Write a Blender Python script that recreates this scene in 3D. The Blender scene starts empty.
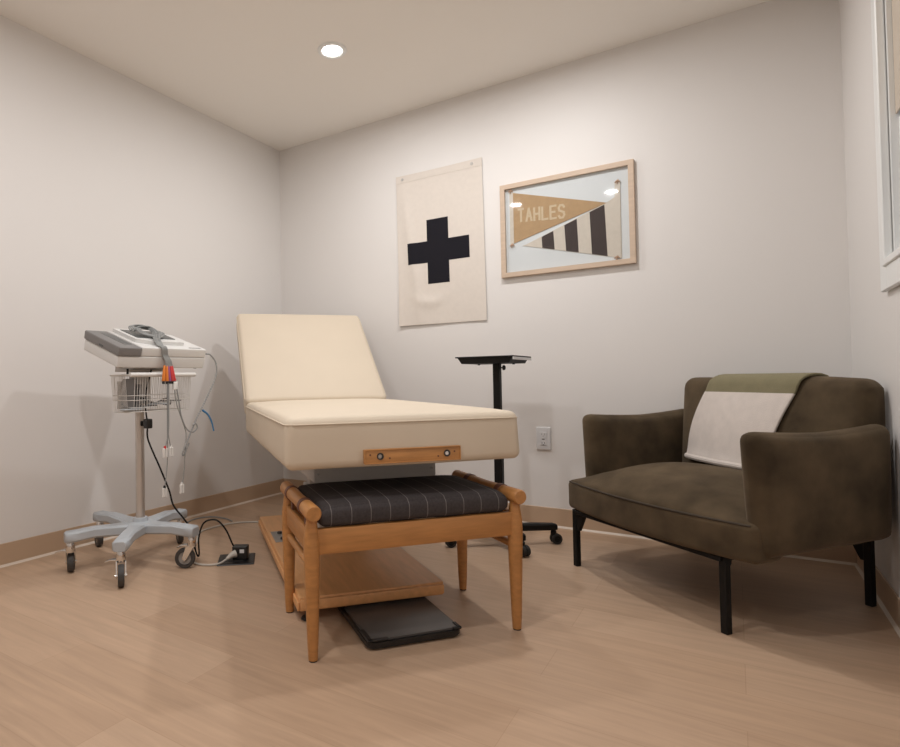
import bpy, bmesh, math, random
from mathutils import Vector, Matrix
random.seed(7)
PI = math.pi
SC = bpy.context.scene
COL = SC.collection

# ------------------------------------------------------------------ helpers
def lin(c):
    c = c / 255.0
    return c / 12.92 if c <= 0.04045 else ((c + 0.055) / 1.055) ** 2.4

def rgb(r, g, b):
    return (lin(r), lin(g), lin(b), 1.0)

def mat(name, col, rough=0.6, metal=0.0, var=0.0, scale=20.0, bump=0.0, bscale=200.0, stretch=(1, 1, 1),
        sheen=0.0, coat=0.0, spec=0.5, emit=None, estr=0.0):
    m = bpy.data.materials.new(name)
    m.use_nodes = True
    nt = m.node_tree
    b = nt.nodes['Principled BSDF']
    b.inputs['Base Color'].default_value = col
    b.inputs['Roughness'].default_value = rough
    b.inputs['Metallic'].default_value = metal
    b.inputs['Specular IOR Level'].default_value = spec
    if sheen:
        b.inputs['Sheen Weight'].default_value = sheen
        b.inputs['Sheen Roughness'].default_value = 0.5
        b.inputs['Sheen Tint'].default_value = (min(1, col[0] * 3 + .1), min(1, col[1] * 3 + .1), min(1, col[2] * 3 + .1), 1)
    if coat:
        b.inputs['Coat Weight'].default_value = coat
        b.inputs['Coat Roughness'].default_value = 0.1
    if emit:
        b.inputs['Emission Color'].default_value = emit
        b.inputs['Emission Strength'].default_value = estr
    if var or bump:
        tc = nt.nodes.new('ShaderNodeTexCoord')
        mp = nt.nodes.new('ShaderNodeMapping')
        mp.inputs['Scale'].default_value = stretch
        nt.links.new(tc.outputs['Object'], mp.inputs['Vector'])
    if var:
        n = nt.nodes.new('ShaderNodeTexNoise')
        n.inputs['Scale'].default_value = scale
        n.inputs['Detail'].default_value = 5
        nt.links.new(mp.outputs['Vector'], n.inputs['Vector'])
        r = nt.nodes.new('ShaderNodeMapRange')
        r.inputs['From Min'].default_value = 0.3
        r.inputs['From Max'].default_value = 0.7
        r.inputs['To Min'].default_value = 1 - var
        r.inputs['To Max'].default_value = 1 + var
        nt.links.new(n.outputs['Fac'], r.inputs['Value'])
        mx = nt.nodes.new('ShaderNodeVectorMath')
        mx.operation = 'SCALE'
        mx.inputs[0].default_value = col[:3]
        nt.links.new(r.outputs['Result'], mx.inputs['Scale'])
        nt.links.new(mx.outputs['Vector'], b.inputs['Base Color'])
    if bump:
        n2 = nt.nodes.new('ShaderNodeTexNoise')
        n2.inputs['Scale'].default_value = bscale
        n2.inputs['Detail'].default_value = 3
        nt.links.new(mp.outputs['Vector'], n2.inputs['Vector'])
        bp = nt.nodes.new('ShaderNodeBump')
        bp.inputs['Strength'].default_value = bump
        bp.inputs['Distance'].default_value = 0.002
        nt.links.new(n2.outputs['Fac'], bp.inputs['Height'])
        nt.links.new(bp.outputs['Normal'], b.inputs['Normal'])
    return m

def finish(bm, name, m, parent=None, sharp=35, smooth=True):
    bmesh.ops.remove_doubles(bm, verts=bm.verts, dist=1e-6)
    bmesh.ops.recalc_face_normals(bm, faces=bm.faces)
    me = bpy.data.meshes.new(name)
    bm.to_mesh(me)
    bm.free()
    if smooth:
        for p in me.polygons:
            p.use_smooth = True
        me.set_sharp_from_angle(angle=math.radians(sharp))
    for k in (m if isinstance(m, (list, tuple)) else [m]):
        me.materials.append(k)
    o = bpy.data.objects.new(name, me)
    COL.objects.link(o)
    if parent:
        o.parent = parent
    return o

def thing(name, label, cat, loc=(0, 0, 0), rz=0.0, group=None):
    o = bpy.data.objects.new(name, None)
    COL.objects.link(o)
    o.location = loc
    o.rotation_euler = (0, 0, rz)
    o.empty_display_size = 0.05
    return tag(o, label, cat, group)

def tag(o, label, cat, group=None):
    o['label'] = label
    o['category'] = cat
    if group:
        o['group'] = group
    return o

def struct(o):
    o['kind'] = 'structure'
    return o

def box(bm, lo, hi, bev=0.0, seg=2, M=None):
    r = bmesh.ops.create_cube(bm, size=1.0)
    vs = r['verts']
    lo, hi = Vector(lo), Vector(hi)
    c, s = (lo + hi) / 2, hi - lo
    for v in vs:
        v.co = Vector((v.co.x * s.x, v.co.y * s.y, v.co.z * s.z)) + c
    if bev:
        es = list({e for v in vs for e in v.link_edges})
        rr = bmesh.ops.bevel(bm, geom=es, offset=bev, segments=seg, profile=0.5, affect='EDGES')
        vs = list({v for f in rr['faces'] for v in f.verts} | {v for v in vs if v.is_valid})
    if M is not None:
        bmesh.ops.transform(bm, matrix=M, verts=vs)
    return vs

def cyl(bm, p0, p1, r0, r1=None, seg=24, bev=0.0):
    r1 = r0 if r1 is None else r1
    p0, p1 = Vector(p0), Vector(p1)
    d = (p1 - p0).normalized()
    a = d.orthogonal().normalized()
    b = d.cross(a)
    prof = [(0, r0), (1, r1)]
    L = (p1 - p0).length
    if bev:
        t = bev / L
        prof = [(0, r0 - bev), (t * .3, r0 - bev * .3), (t, r0), (1 - t, r1), (1 - t * .3, r1 - bev * .3), (1, r1 - bev)]
    rings = []
    for t, r in prof:
        c = p0 + d * (L * t)
        rings.append([bm.verts.new(c + (a * math.cos(2 * PI * i / seg) + b * math.sin(2 * PI * i / seg)) * r) for i in range(seg)])
    for q in range(len(rings) - 1):
        for i in range(seg):
            j = (i + 1) % seg
            bm.faces.new((rings[q][i], rings[q][j], rings[q + 1][j], rings[q + 1][i]))
    bm.faces.new(rings[0][::-1])
    bm.faces.new(rings[-1])

def lathe(bm, prof, origin=(0, 0, 0), seg=32):
    """profile of (radius, z) turned about a vertical axis; closed when radius reaches 0 at the ends"""
    ox, oy, oz = origin
    rings = []
    for r, z in prof:
        if r < 1e-6:
            rings.append([bm.verts.new((ox, oy, oz + z))])
        else:
            rings.append([bm.verts.new((ox + r * math.cos(2 * PI * i / seg), oy + r * math.sin(2 * PI * i / seg), oz + z)) for i in range(seg)])
    for a, b in zip(rings, rings[1:]):
        for i in range(seg):
            j = (i + 1) % seg
            if len(a) == 1 and len(b) == 1:
                continue
            if len(a) == 1:
                bm.faces.new((a[0], b[j], b[i]))
            elif len(b) == 1:
                bm.faces.new((a[i], a[j], b[0]))
            else:
                bm.faces.new((a[i], a[j], b[j], b[i]))

def catmull(pts, n=8):
    P = [Vector(p) for p in pts]
    P = [P[0] * 2 - P[1]] + P + [P[-1] * 2 - P[-2]]
    out = []
    for i in range(1, len(P) - 2):
        a, b, c, d = P[i - 1:i + 3]
        for k in range(n):
            t = k / n
            out.append(0.5 * (2 * b + (c - a) * t + (2 * a - 5 * b + 4 * c - d) * t * t + (3 * b - a - 3 * c + d) * t ** 3))
    out.append(P[-2].copy())
    return out

def tube(bm, pts, r, seg=8, smooth=0, closed=False):
    P = catmull(pts, smooth) if smooth else [Vector(p) for p in pts]
    n = len(P)
    rad = r if callable(r) else (lambda t: r)
    prev = None
    rings = []
    for i, p in enumerate(P):
        if closed:
            d = (P[(i + 1) % n] - P[i - 1]).normalized()
        else:
            d = (P[min(i + 1, n - 1)] - P[max(i - 1, 0)]).normalized()
        if prev is None:
            a = d.orthogonal().normalized()
        else:
            a = (prev - d * prev.dot(d)).normalized()
        prev = a
        b = d.cross(a)
        rr = rad(i / (n - 1))
        rings.append([bm.verts.new(p + (a * math.cos(2 * PI * k / seg) + b * math.sin(2 * PI * k / seg)) * rr) for k in range(seg)])
    m = n if closed else n - 1
    for i in range(m):
        A, B = rings[i], rings[(i + 1) % n]
        for k in range(seg):
            j = (k + 1) % seg
            bm.faces.new((A[k], A[j], B[j], B[k]))
    if not closed:
        bm.faces.new(rings[0][::-1])
        bm.faces.new(rings[-1])

def soft(bm, lo, hi, r, n=14, fn=None, M=None):
    """rounded block on a fine grid; fn(p, (a, b, c)) reshapes it, a b c run -1..1"""
    lo, hi = Vector(lo), Vector(hi)
    c, h = (lo + hi) / 2, (hi - lo) / 2
    r = min(r, min(h) * 0.999)
    def ticks(hh):
        k = max(2, int(n * hh / max(h)))
        inner = [-hh + r + (2 * (hh - r)) * i / k for i in range(k + 1)]
        rim = [hh - r + r * math.sin(PI / 2 * i / 5) * 1.0 for i in range(1, 6)]
        t = sorted([-x for x in rim] + inner + rim)
        return t
    T = [ticks(h.x), ticks(h.y), ticks(h.z)]
    cache = {}
    def V(x, y, z):
        k = (round(x, 6), round(y, 6), round(z, 6))
        if k not in cache:
            p = Vector((x, y, z))
            q = Vector((max(-h.x + r, min(h.x - r, x)), max(-h.y + r, min(h.y - r, y)), max(-h.z + r, min(h.z - r, z))))
            d = p - q
            if d.length > 1e-9:
                p = q + d.normalized() * r
            abc = (x / h.x, y / h.y, z / h.z)
            p = p + c
            if fn:
                p = Vector(fn(p, abc))
            if M is not None:
                p = M @ p
            cache[k] = bm.verts.new(p)
        return cache[k]
    for ax in range(3):
        A, B = T[(ax + 1) % 3], T[(ax + 2) % 3]
        for s in (-1, 1):
            for i in range(len(A) - 1):
                for j in range(len(B) - 1):
                    q = []
                    for (a, b) in ((A[i], B[j]), (A[i + 1], B[j]), (A[i + 1], B[j + 1]), (A[i], B[j + 1])):
                        p = [0, 0, 0]
                        p[ax] = s * h[ax]
                        p[(ax + 1) % 3] = a
                        p[(ax + 2) % 3] = b
                        q.append(V(*p))
                    q = list(dict.fromkeys(q))
                    if len(q) >= 3:
                        try:
                            bm.faces.new(q if s > 0 else q[::-1])
                        except ValueError:
                            pass

def prism(bm, poly, off, axis='y', M=None):
    """closed polygon in the plane across axis, from off[0] to off[1]"""
    def mk(a, b, t):
        p = {'y': (a, t, b), 'z': (a, b, t), 'x': (t, a, b)}[axis]
        p = Vector(p)
        return bm.verts.new(M @ p if M is not None else p)
    A = [mk(a, b, off[0]) for a, b in poly]
    B = [mk(a, b, off[1]) for a, b in poly]
    bm.faces.new(A)
    bm.faces.new(B[::-1])
    n = len(poly)
    for i in range(n):
        j = (i + 1) % n
        bm.faces.new((A[i], B[i], B[j], A[j]))

def bar(bm, secs):
    """secs: list of (centre, width, thickness, sidevector); rectangular section with clipped corners"""
    rings = []
    for c, w, t, s in secs:
        c, s = Vector(c), Vector(s).normalized()
        u = Vector((0, 0, 1))
        k = 0.18
        pts = [(-.5, -.5 + k), (-.5 + k * t / w, -.5), (.5 - k * t / w, -.5), (.5, -.5 + k), (.5, .5 - k), (.5 - k * t / w, .5), (-.5 + k * t / w, .5), (-.5, .5 - k)]
        rings.append([bm.verts.new(c + s * (a * w) + u * (b * t)) for a, b in pts])
    for A, B in zip(rings, rings[1:]):
        for k in range(8):
            j = (k + 1) % 8
            bm.faces.new((A[k], A[j], B[j], B[k]))
    bm.faces.new(rings[0][::-1])
    bm.faces.new(rings[-1])

def NB():
    return bmesh.new()

# ------------------------------------------------------------------ materials
W_, H_, D_ = 3.074, 2.44, 5.00
M = {}
M['wall'] = mat('wall_paint', (0.80, 0.772, 0.748, 1), 0.55, bump=0.05, bscale=90)
M['ceil'] = mat('ceiling_paint', (0.95, 0.915, 0.865, 1), 0.8)
M['base'] = mat('vinyl_baseboard', (0.54, 0.385, 0.265, 1), 0.45)
M['caulk'] = mat('caulk', (0.72, 0.62, 0.52, 1), 0.6)
M['white'] = mat('white_trim', (0.87, 0.88, 0.87, 1), 0.35)
M['cream'] = mat('cream_vinyl', (0.70, 0.60, 0.475, 1), 0.6, spec=0.3, var=0.015, scale=5, bump=0.04, bscale=260)
M['creamtop'] = M['cream']
M['beech'] = mat('beech_wood', (0.48, 0.220, 0.070, 1), 0.42, var=0.13, scale=9, stretch=(1, 9, 9))
M['beechx'] = mat('beech_strip', (0.52, 0.25, 0.085, 1), 0.45, var=0.16, scale=10, stretch=(1, 7, 7))
M['platform'] = mat('birch_platform', (0.74, 0.385, 0.165, 1), 0.38, var=0.08, scale=7, stretch=(8, 1, 8))
M['leather'] = mat('brown_leather', (0.15, 0.055, 0.03, 1), 0.5)
M['steel'] = mat('brushed_steel', (0.42, 0.40, 0.38, 1), 0.35, 0.85)
M['chrome'] = mat('chrome', (0.75, 0.74, 0.72, 1), 0.16, 1.0)
M['greymetal'] = mat('grey_painted_metal', (0.56, 0.53, 0.50, 1), 0.5, 0.0)
M['black'] = mat('black_powdercoat', (0.008, 0.0075, 0.007, 1), 0.55, spec=0.25)
M['blackp'] = mat('black_plastic', (0.012, 0.011, 0.011, 1), 0.35)
M['rubber'] = mat('rubber', (0.02, 0.019, 0.018, 1), 0.7)
M['glassblk'] = mat('dark_glass', (0.085, 0.078, 0.074, 1), 0.28, spec=0.4)
M['velvet'] = mat('olive_velvet', (0.074, 0.0525, 0.031, 1), 0.85, var=0.46, scale=8, bump=0.25, bscale=500, sheen=0.55, spec=0.1)
M['piping'] = mat('olive_piping', (0.040, 0.027, 0.016, 1), 0.8, sheen=0.3)
M['throwwhite'] = mat('cream_wool', (0.66, 0.59, 0.54, 1), 0.95, var=0.04, scale=30, bump=0.5, bscale=350, sheen=0.2)
M['throwolive'] = mat('olive_wool', (0.205, 0.18, 0.105, 1), 0.95, var=0.06, scale=30, bump=0.5, bscale=350, sheen=0.2)
M['cart'] = mat('pale_blue_grey_enamel', (0.47, 0.50, 0.53, 1), 0.35)
M['tyre'] = mat('grey_tyre', (0.055, 0.05, 0.047, 1), 0.6)
M['wheelhub'] = mat('wheel_hub', (0.30, 0.28, 0.26, 1), 0.4)
M['pole'] = mat('satin_aluminium', (0.62, 0.58, 0.54, 1), 0.35, 0.75)
M['wire'] = mat('white_coated_wire', (0.74, 0.71, 0.67, 1), 0.4)
M['ecgwhite'] = mat('instrument_white', (0.74, 0.73, 0.71, 1), 0.4)
M['ecggrey'] = mat('instrument_grey', (0.21, 0.20, 0.195, 1), 0.5)
M['ecgdark'] = mat('instrument_dark', (0.06, 0.065, 0.065, 1), 0.3)
M['lead'] = mat('grey_lead', (0.29, 0.295, 0.29, 1), 0.5)
M['whitecord'] = mat('white_cord', (0.58, 0.54, 0.48, 1), 0.5)
M['orange'] = mat('orange_plastic', (0.75, 0.22, 0.03, 1), 0.4)
M['purple'] = mat('purple_plastic', (0.33, 0.09, 0.25, 1), 0.4)
M['red'] = mat('red_plastic', (0.62, 0.05, 0.05, 1), 0.4)
M['clear'] = mat('white_clip_plastic', (0.80, 0.78, 0.75, 1), 0.3)
M['bluetag'] = mat('blue_strap', (0.05, 0.22, 0.45, 1), 0.5)
M['canvas'] = mat('natural_canvas', (0.74, 0.675, 0.61, 1), 0.9, var=0.02, scale=40, bump=0.3, bscale=500)
M['ink'] = mat('black_cotton', (0.014, 0.013, 0.018, 1), 0.9, bump=0.3, bscale=500, spec=0.2)
M['oak'] = mat('pale_oak', (0.61, 0.47, 0.355, 1), 0.5, var=0.06, scale=12, stretch=(1, 8, 8))
M['backing'] = mat('mat_board', (0.76, 0.77, 0.785, 1), 0.9)
M['goldfelt'] = mat('tan_felt', (0.50, 0.325, 0.18, 1), 0.95, var=0.06, scale=60)
M['letterfelt'] = mat('pale_felt', (0.66, 0.52, 0.36, 1), 0.95)
M['creamfelt'] = mat('cream_felt', (0.70, 0.62, 0.54, 1), 0.95, var=0.04, scale=60)
M['darkfelt'] = mat('dark_brown_felt', (0.065, 0.048, 0.046, 1), 0.95, var=0.1, scale=80)
M['tie'] = mat('tan_tie', (0.55, 0.35, 0.24, 1), 0.8)
M['plate'] = mat('outlet_plastic', (0.76, 0.76, 0.77, 1), 0.35)
M['slot'] = mat('slot_dark', (0.05, 0.045, 0.04, 1), 0.6)
M['beige'] = mat('beige_sheet', (0.60, 0.52, 0.43, 1), 0.8)

def floor_mat():
    m = bpy.data.materials.new('plank_floor')
    m.use_nodes = True
    nt = m.node_tree
    N, L = nt.nodes, nt.links
    b = N['Principled BSDF']
    tc = N.new('ShaderNodeTexCoord')
    mp = N.new('ShaderNodeMapping')
    mp.inputs['Location'].default_value = (0.985, 0.149, 0)
    L.new(tc.outputs['Object'], mp.inputs['Vector'])
    br = N.new('ShaderNodeTexBrick')
    br.offset = 0.37
    br.offset_frequency = 2
    br.inputs['Scale'].default_value = 1
    br.inputs['Brick Width'].default_value = 1.22
    br.inputs['Row Height'].default_value = 0.178
    br.inputs['Mortar Size'].default_value = 0.0011
    br.inputs['Mortar Smooth'].default_value = 0.4
    br.inputs['Bias'].default_value = 0
    br.inputs['Color1'].default_value = (0.475, 0.320, 0.213, 1)
    br.inputs['Color2'].default_value = (0.530, 0.368, 0.253, 1)
    br.inputs['Mortar'].default_value = (0.43, 0.285, 0.185, 1)
    L.new(mp.outputs['Vector'], br.inputs['Vector'])
    mg = N.new('ShaderNodeMapping')
    mg.inputs['Scale'].default_value = (1.3, 17, 1)
    L.new(tc.outputs['Object'], mg.inputs['Vector'])
    n = N.new('ShaderNodeTexNoise')
    n.inputs['Scale'].default_value = 2.2
    n.inputs['Detail'].default_value = 8
    n.inputs['Roughness'].default_value = 0.6
    n.inputs['Distortion'].default_value = 0.6
    L.new(mg.outputs['Vector'], n.inputs['Vector'])
    r = N.new('ShaderNodeMapRange')
    r.inputs['From Min'].default_value = 0.25
    r.inputs['From Max'].default_value = 0.75
    r.inputs['To Min'].default_value = 0.88
    r.inputs['To Max'].default_value = 1.12
    L.new(n.outputs['Fac'], r.inputs['Value'])
    vm = N.new('ShaderNodeVectorMath')
    vm.operation = 'SCALE'
    L.new(br.outputs['Color'], vm.inputs[0])
    L.new(r.outputs['Result'], vm.inputs['Scale'])
    L.new(vm.outputs['Vector'], b.inputs['Base Color'])
    b.inputs['Roughness'].default_value = 0.42
    b.inputs['Specular IOR Level'].default_value = 0.35
    return m
M['floor'] = floor_mat()

def plaid_mat():
    m = bpy.data.materials.new('windowpane_wool')
    m.use_nodes = True
    nt = m.node_tree
    N, L = nt.nodes, nt.links
    b = N['Principled BSDF']
    b.inputs['Roughness'].default_value = 0.95
    b.inputs['Specular IOR Level'].default_value = 0.15
    tc = N.new('ShaderNodeTexCoord')
    sp = N.new('ShaderNodeSeparateXYZ')
    L.new(tc.outputs['Object'], sp.inputs['Vector'])
    def line(sock, period, width, shift):
        a = N.new('ShaderNodeMath'); a.operation = 'ADD'; a.inputs[1].default_value = shift
        L.new(sock, a.inputs[0])
        w = N.new('ShaderNodeMath'); w.operation = 'PINGPONG'; w.inputs[1].default_value = period / 2
        L.new(a.outputs[0], w.inputs[0])
        c = N.new('ShaderNodeMath'); c.operation = 'LESS_THAN'; c.inputs[1].default_value = width
        L.new(w.outputs[0], c.inputs[0])
        return c.outputs[0]
    lx = line(sp.outputs['X'], 0.0595, 0.0011, 0.003)
    ly = line(sp.outputs['Y'], 0.115, 0.0011, 0.02)
    lz = line(sp.outputs['Z'], 0.40, 0.0009, -0.405)
    mxa = N.new('ShaderNodeMath'); mxa.operation = 'MULTIPLY'; mxa.inputs[1].default_value = 0.35
    L.new(ly, mxa.inputs[0])
    mxb = N.new('ShaderNodeMath'); mxb.operation = 'MAXIMUM'
    L.new(lx, mxb.inputs[0]); L.new(mxa.outputs[0], mxb.inputs[1])
    n = N.new('ShaderNodeTexNoise')
    n.inputs['Scale'].default_value = 160
    L.new(tc.outputs['Object'], n.inputs['Vector'])
    cr = N.new('ShaderNodeMixRGB')
    cr.inputs['Color1'].default_value = (0.044, 0.039, 0.040, 1)
    cr.inputs['Color2'].default_value = (0.080, 0.069, 0.069, 1)
    L.new(n.outputs['Fac'], cr.inputs['Fac'])
    fc = N.new('ShaderNodeMixRGB')
    fc.inputs['Color2'].default_value = (0.18, 0.162, 0.152, 1)
    L.new(mxb.outputs[0], fc.inputs['Fac'])
    L.new(cr.outputs['Color'], fc.inputs['Color1'])
    L.new(fc.outputs['Color'], b.inputs['Base Color'])
    bp = N.new('ShaderNodeBump')
    bp.inputs['Strength'].default_value = 0.4
    bp.inputs['Distance'].default_value = 0.001
    L.new(n.outputs['Fac'], bp.inputs['Height'])
    L.new(bp.outputs['Normal'], b.inputs['Normal'])
    return m
M['plaid'] = plaid_mat()

def pane_mat(name, tint, refl=1.0):
    m = bpy.data.materials.new(name)
    m.use_nodes = True
    nt = m.node_tree
    N, L = nt.nodes, nt.links
    N.remove(N['Principled BSDF'])
    out = N['Material Output']
    t = N.new('ShaderNodeBsdfTransparent'); t.inputs['Color'].default_value = tint
    g = N.new('ShaderNodeBsdfGlossy'); g.inputs['Roughness'].default_value = 0.03
    f = N.new('ShaderNodeFresnel'); f.inputs['IOR'].default_value = 1.45
    mx = N.new('ShaderNodeMixShader')
    ge = N.new('ShaderNodeNewGeometry')
    iv = N.new('ShaderNodeMath'); iv.operation = 'SUBTRACT'; iv.inputs[0].default_value = 1.0
    L.new(ge.outputs['Backfacing'], iv.inputs[1])
    mu = N.new('ShaderNodeMath'); mu.operation = 'MULTIPLY'
    L.new(f.outputs[0], mu.inputs[0]); L.new(iv.outputs[0], mu.inputs[1])
    L.new(mu.outputs[0], mx.inputs[0]); L.new(t.outputs[0], mx.inputs[1]); L.new(g.outputs[0], mx.inputs[2])
    L.new(mx.outputs[0], out.inputs['Surface'])
    return m
M['pane'] = pane_mat('clear_glass', (0.97, 0.98, 0.98, 1))

# ------------------------------------------------------------------ room
T = 0.12
b = NB(); box(b, (-T, -D_ - T, -0.1), (W_ + T, T, 0)); struct(finish(b, 'floor', M['floor'], smooth=False))
b = NB(); box(b, (-T, -D_ - T, H_), (W_ + T, T, H_ + 0.1)); struct(finish(b, 'ceiling', M['ceil'], smooth=False))
b = NB(); box(b, (-T, 0, 0), (W_ + T, T, H_)); struct(finish(b, 'wall_back', M['wall'], smooth=False))
b = NB(); box(b, (-T, -D_, 0), (0, 0, H_)); struct(finish(b, 'wall_left', M['wall'], smooth=False))
b = NB(); box(b, (-T, -D_ - T, 0), (W_ + T, -D_, H_)); struct(finish(b, 'wall_front', M['wall'], smooth=False))
WY0, WY1, WZ0, WZ1 = -1.66, -0.80, 1.13, 2.12      # window opening in the right wall
b = NB()
box(b, (W_, WY1, 0), (W_ + T, 0, H_))
box(b, (W_, -D_, 0), (W_ + T, WY0, H_))
box(b, (W_, WY0, 0), (W_ + T, WY1, WZ0))
box(b, (W_, WY0, WZ1), (W_ + T, WY1, H_))
struct(finish(b, 'wall_right', M['wall'], smooth=False))

def baseboard(name, poly_dir, mt):
    b = NB()
    if poly_dir == 'back':
        box(b, (0.006, -0.006, 0.004), (W_ - 0.006, 0, 0.1), 0.002, 1)
    elif poly_dir == 'left':
        box(b, (0, -D_, 0.004), (0.006, 0, 0.1), 0.002, 1)
    else:
        box(b, (W_ - 0.006, -D_, 0.004), (W_, 0, 0.1), 0.002, 1)
    return struct(finish(b, name, mt, smooth=False))
baseboard('baseboard_back', 'back', M['base'])
baseboard('baseboard_left', 'left', M['base'])
baseboard('baseboard_right', 'right', M['base'])
b = NB(); prism(b, [(-0.006, 0), (-0.015, 0), (-0.006, 0.009)], (0.008, W_ - 0.008), 'x'); struct(finish(b, 'trim_1', M['caulk'], smooth=False))
b = NB(); prism(b, [(0.006, 0), (0.006, 0.009), (0.015, 0)], (-D_, -0.008), 'y'); struct(finish(b, 'trim_2', M['caulk'], smooth=False))
b = NB(); prism(b, [(W_ - 0.006, 0), (W_ - 0.015, 0), (W_ - 0.006, 0.009)], (-D_, -0.008), 'y'); struct(finish(b, 'trim_3', M['caulk'], smooth=False))

# window in the right wall: casing, jamb, sashes, glass
win = bpy.data.objects.new('window_1', None); COL.objects.link(win); win.location = (W_, (WY0 + WY1) / 2, WZ0)
struct(win)
wy = (WY1 - WY0) / 2; wz = WZ1 - WZ0
b = NB()
cw = 0.09
for (y0, y1, z0, z1) in ((wy, wy + cw, -cw, wz + cw), (-wy - cw, -wy, -cw, wz + cw), (-wy, wy, -cw, 0), (-wy, wy, wz, wz + cw)):
    box(b, (-0.017, y0, z0), (-0.0005, y1, z1), 0.003, 1)
    # inner bead of the casing
for (y0, y1, z0, z1) in ((wy - 0.004, wy + 0.02, -0.02, wz + 0.02), (-wy - 0.02, -wy + 0.004, -0.02, wz + 0.02), (-wy, wy, -0.02, 0.004), (-wy, wy, wz - 0.004, wz + 0.02)):
    box(b, (-0.023, y0, z0), (-0.002, y1, z1), 0.003, 1)
finish(b, 'casing', M['white'], win, smooth=False)
b = NB()
for (y0, y1, z0, z1) in ((wy - 0.02, wy, 0, wz), (-wy, -wy + 0.02, 0, wz), (-wy + 0.02, wy - 0.02, 0, 0.02), (-wy + 0.02, wy - 0.02, wz - 0.02, wz)):
    box(b, (0.0, y0, z0), (T - 0.005, y1, z1))
finish(b, 'jamb', M['white'], win, smooth=False)
zm = 0.395
for nm, z0, z1, x0 in (('lower_sash', 0.02, zm + 0.02, 0.018), ('upper_sash', zm - 0.02, wz - 0.02, 0.065)):
    b = NB()
    a0, a1 = -wy + 0.02, wy - 0.02
    for (y0, y1, p, q) in ((a1 - 0.016, a1, z0, z1), (a0, a0 + 0.016, z0, z1), (a0 + 0.016, a1 - 0.016, z0, z0 + 0.03), (a0 + 0.016, a1 - 0.016, z1 - 0.035, z1)):
        box(b, (x0, y0, p), (x0 + 0.03, y1, q), 0.003, 1)
    s = finish(b, nm, M['white'], win, smooth=False)
    b = NB(); box(b, (x0 + 0.012, a0 + 0.015, z0 + 0.029), (x0 + 0.016, a1 - 0.015, z1 - 0.034))
    finish(b, 'pane', M['pane'], s, smooth=False)
b = NB(); box(b, (0.012, -wy + 0.022, zm + 0.03), (0.016, wy - 0.022, wz - 0.025)); finish(b, 'upper_sheet', M['beige'], win, smooth=False)  # flat beige sheet across the upper part of the window

# ------------------------------------------------------------------ ceiling lights
def ceiling_light(x, y, label, dim=1.0):
    t = thing('ceiling_light', label, 'ceiling light', (x, y, H_), 0, 'recessed ceiling lights')
    b = NB()
    lathe(b, [(0.050, 0.0), (0.050, -0.004), (0.056, -0.008), (0.070, -0.006), (0.074, 0.0)], seg=48)
    finish(b, 'trim_ring', M['white'], t)
    b = NB(); lathe(b, [(0, -0.0005), (0.050, -0.0005), (0.050, -0.003), (0, -0.003)], seg=48)
    finish(b, 'lens', mat('lamp_lens', (0.9, 0.9, 0.9, 1), 0.4, emit=(1, 0.96, 0.92, 1), estr=10), t)
    ld = bpy.data.lights.new('downlight', 'AREA')
    ld.shape = 'DISK'; ld.size = 0.095
    ld.energy = LIGHT_W * dim
    ld.color = (1.0, 0.995, 0.995)
    ld.spread = math.radians(LIGHT_SPREAD)
    lo = bpy.data.objects.new('downlight', ld); COL.objects.link(lo)
    lo.parent = t; lo.location = (0, 0, -0.0095)
    return t
LIGHT_W, LIGHT_SPREAD = 9.3, 178.0
ceiling_light(1.043, -0.81, 'round recessed ceiling light, the lit one above the treatment table', 0.84)
ceiling_light(1.92, -0.82, 'round recessed ceiling light above the foot of the sofa, out of frame', 1.18)
ceiling_light(0.985, -2.33, 'round recessed ceiling light towards the viewer, left of the camera', 0.84)
ceiling_light(1.80, -2.46, 'round recessed ceiling light above the camera, towards the viewer', 1.2)
ceiling_light(2.06, -3.91, 'made-up ceiling light behind the viewer, added to brighten the ceiling and upper walls')  # added lamp with no known fixture, lifts the ceiling and upper walls

# ------------------------------------------------------------------ treatment table
BA = math.radians(49)
t = thing('treatment_table', 'cream upholstered treatment table with raised backrest on a wooden platform', 'treatment table', (1.622, -1.842, 0), BA)
L_ = 1.31
def mfn(p, abc):
    x, y, z = p
    if z > 0.62:
        z += 0.016 * (1 - abs(abc[0]) ** 4) * (1 - abs(abc[1]) ** 6)
    # the cover flares out a little towards its lower edge at the foot end
    if abc[0] > 0.9 and z < 0.66:
        x += 0.012 * (0.66 - z) / 0.13 * max(0, 1 - y / 0.4)
    # the cover is slack along the foot end
    if y < 0.05 and z < 0.65:
        y += 0.004 * math.sin((x + .1) * 9) * (0.66 - z) / 0.1
    return (x, y, z)
b = NB(); soft(b, (-0.032, 0, 0.530), (0.724, L_, 0.684), 0.026, 26, mfn); finish(b, 'mattress', M['cream'], t, 60)
b = NB()
r = 0.026
pp = [(-0.033, L_ - 0.03, 0.664), (-0.033, r, 0.664), (-0.025, 0.007, 0.664), (r - .032, -0.001, 0.664), (0.724 - r, -0.001, 0.664), (0.717, 0.007, 0.664), (0.725, r, 0.664), (0.725, L_ - 0.03, 0.664)]
tube(b, pp, 0.0022, 8); finish(b, 'piping', M['cream'], t)
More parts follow.
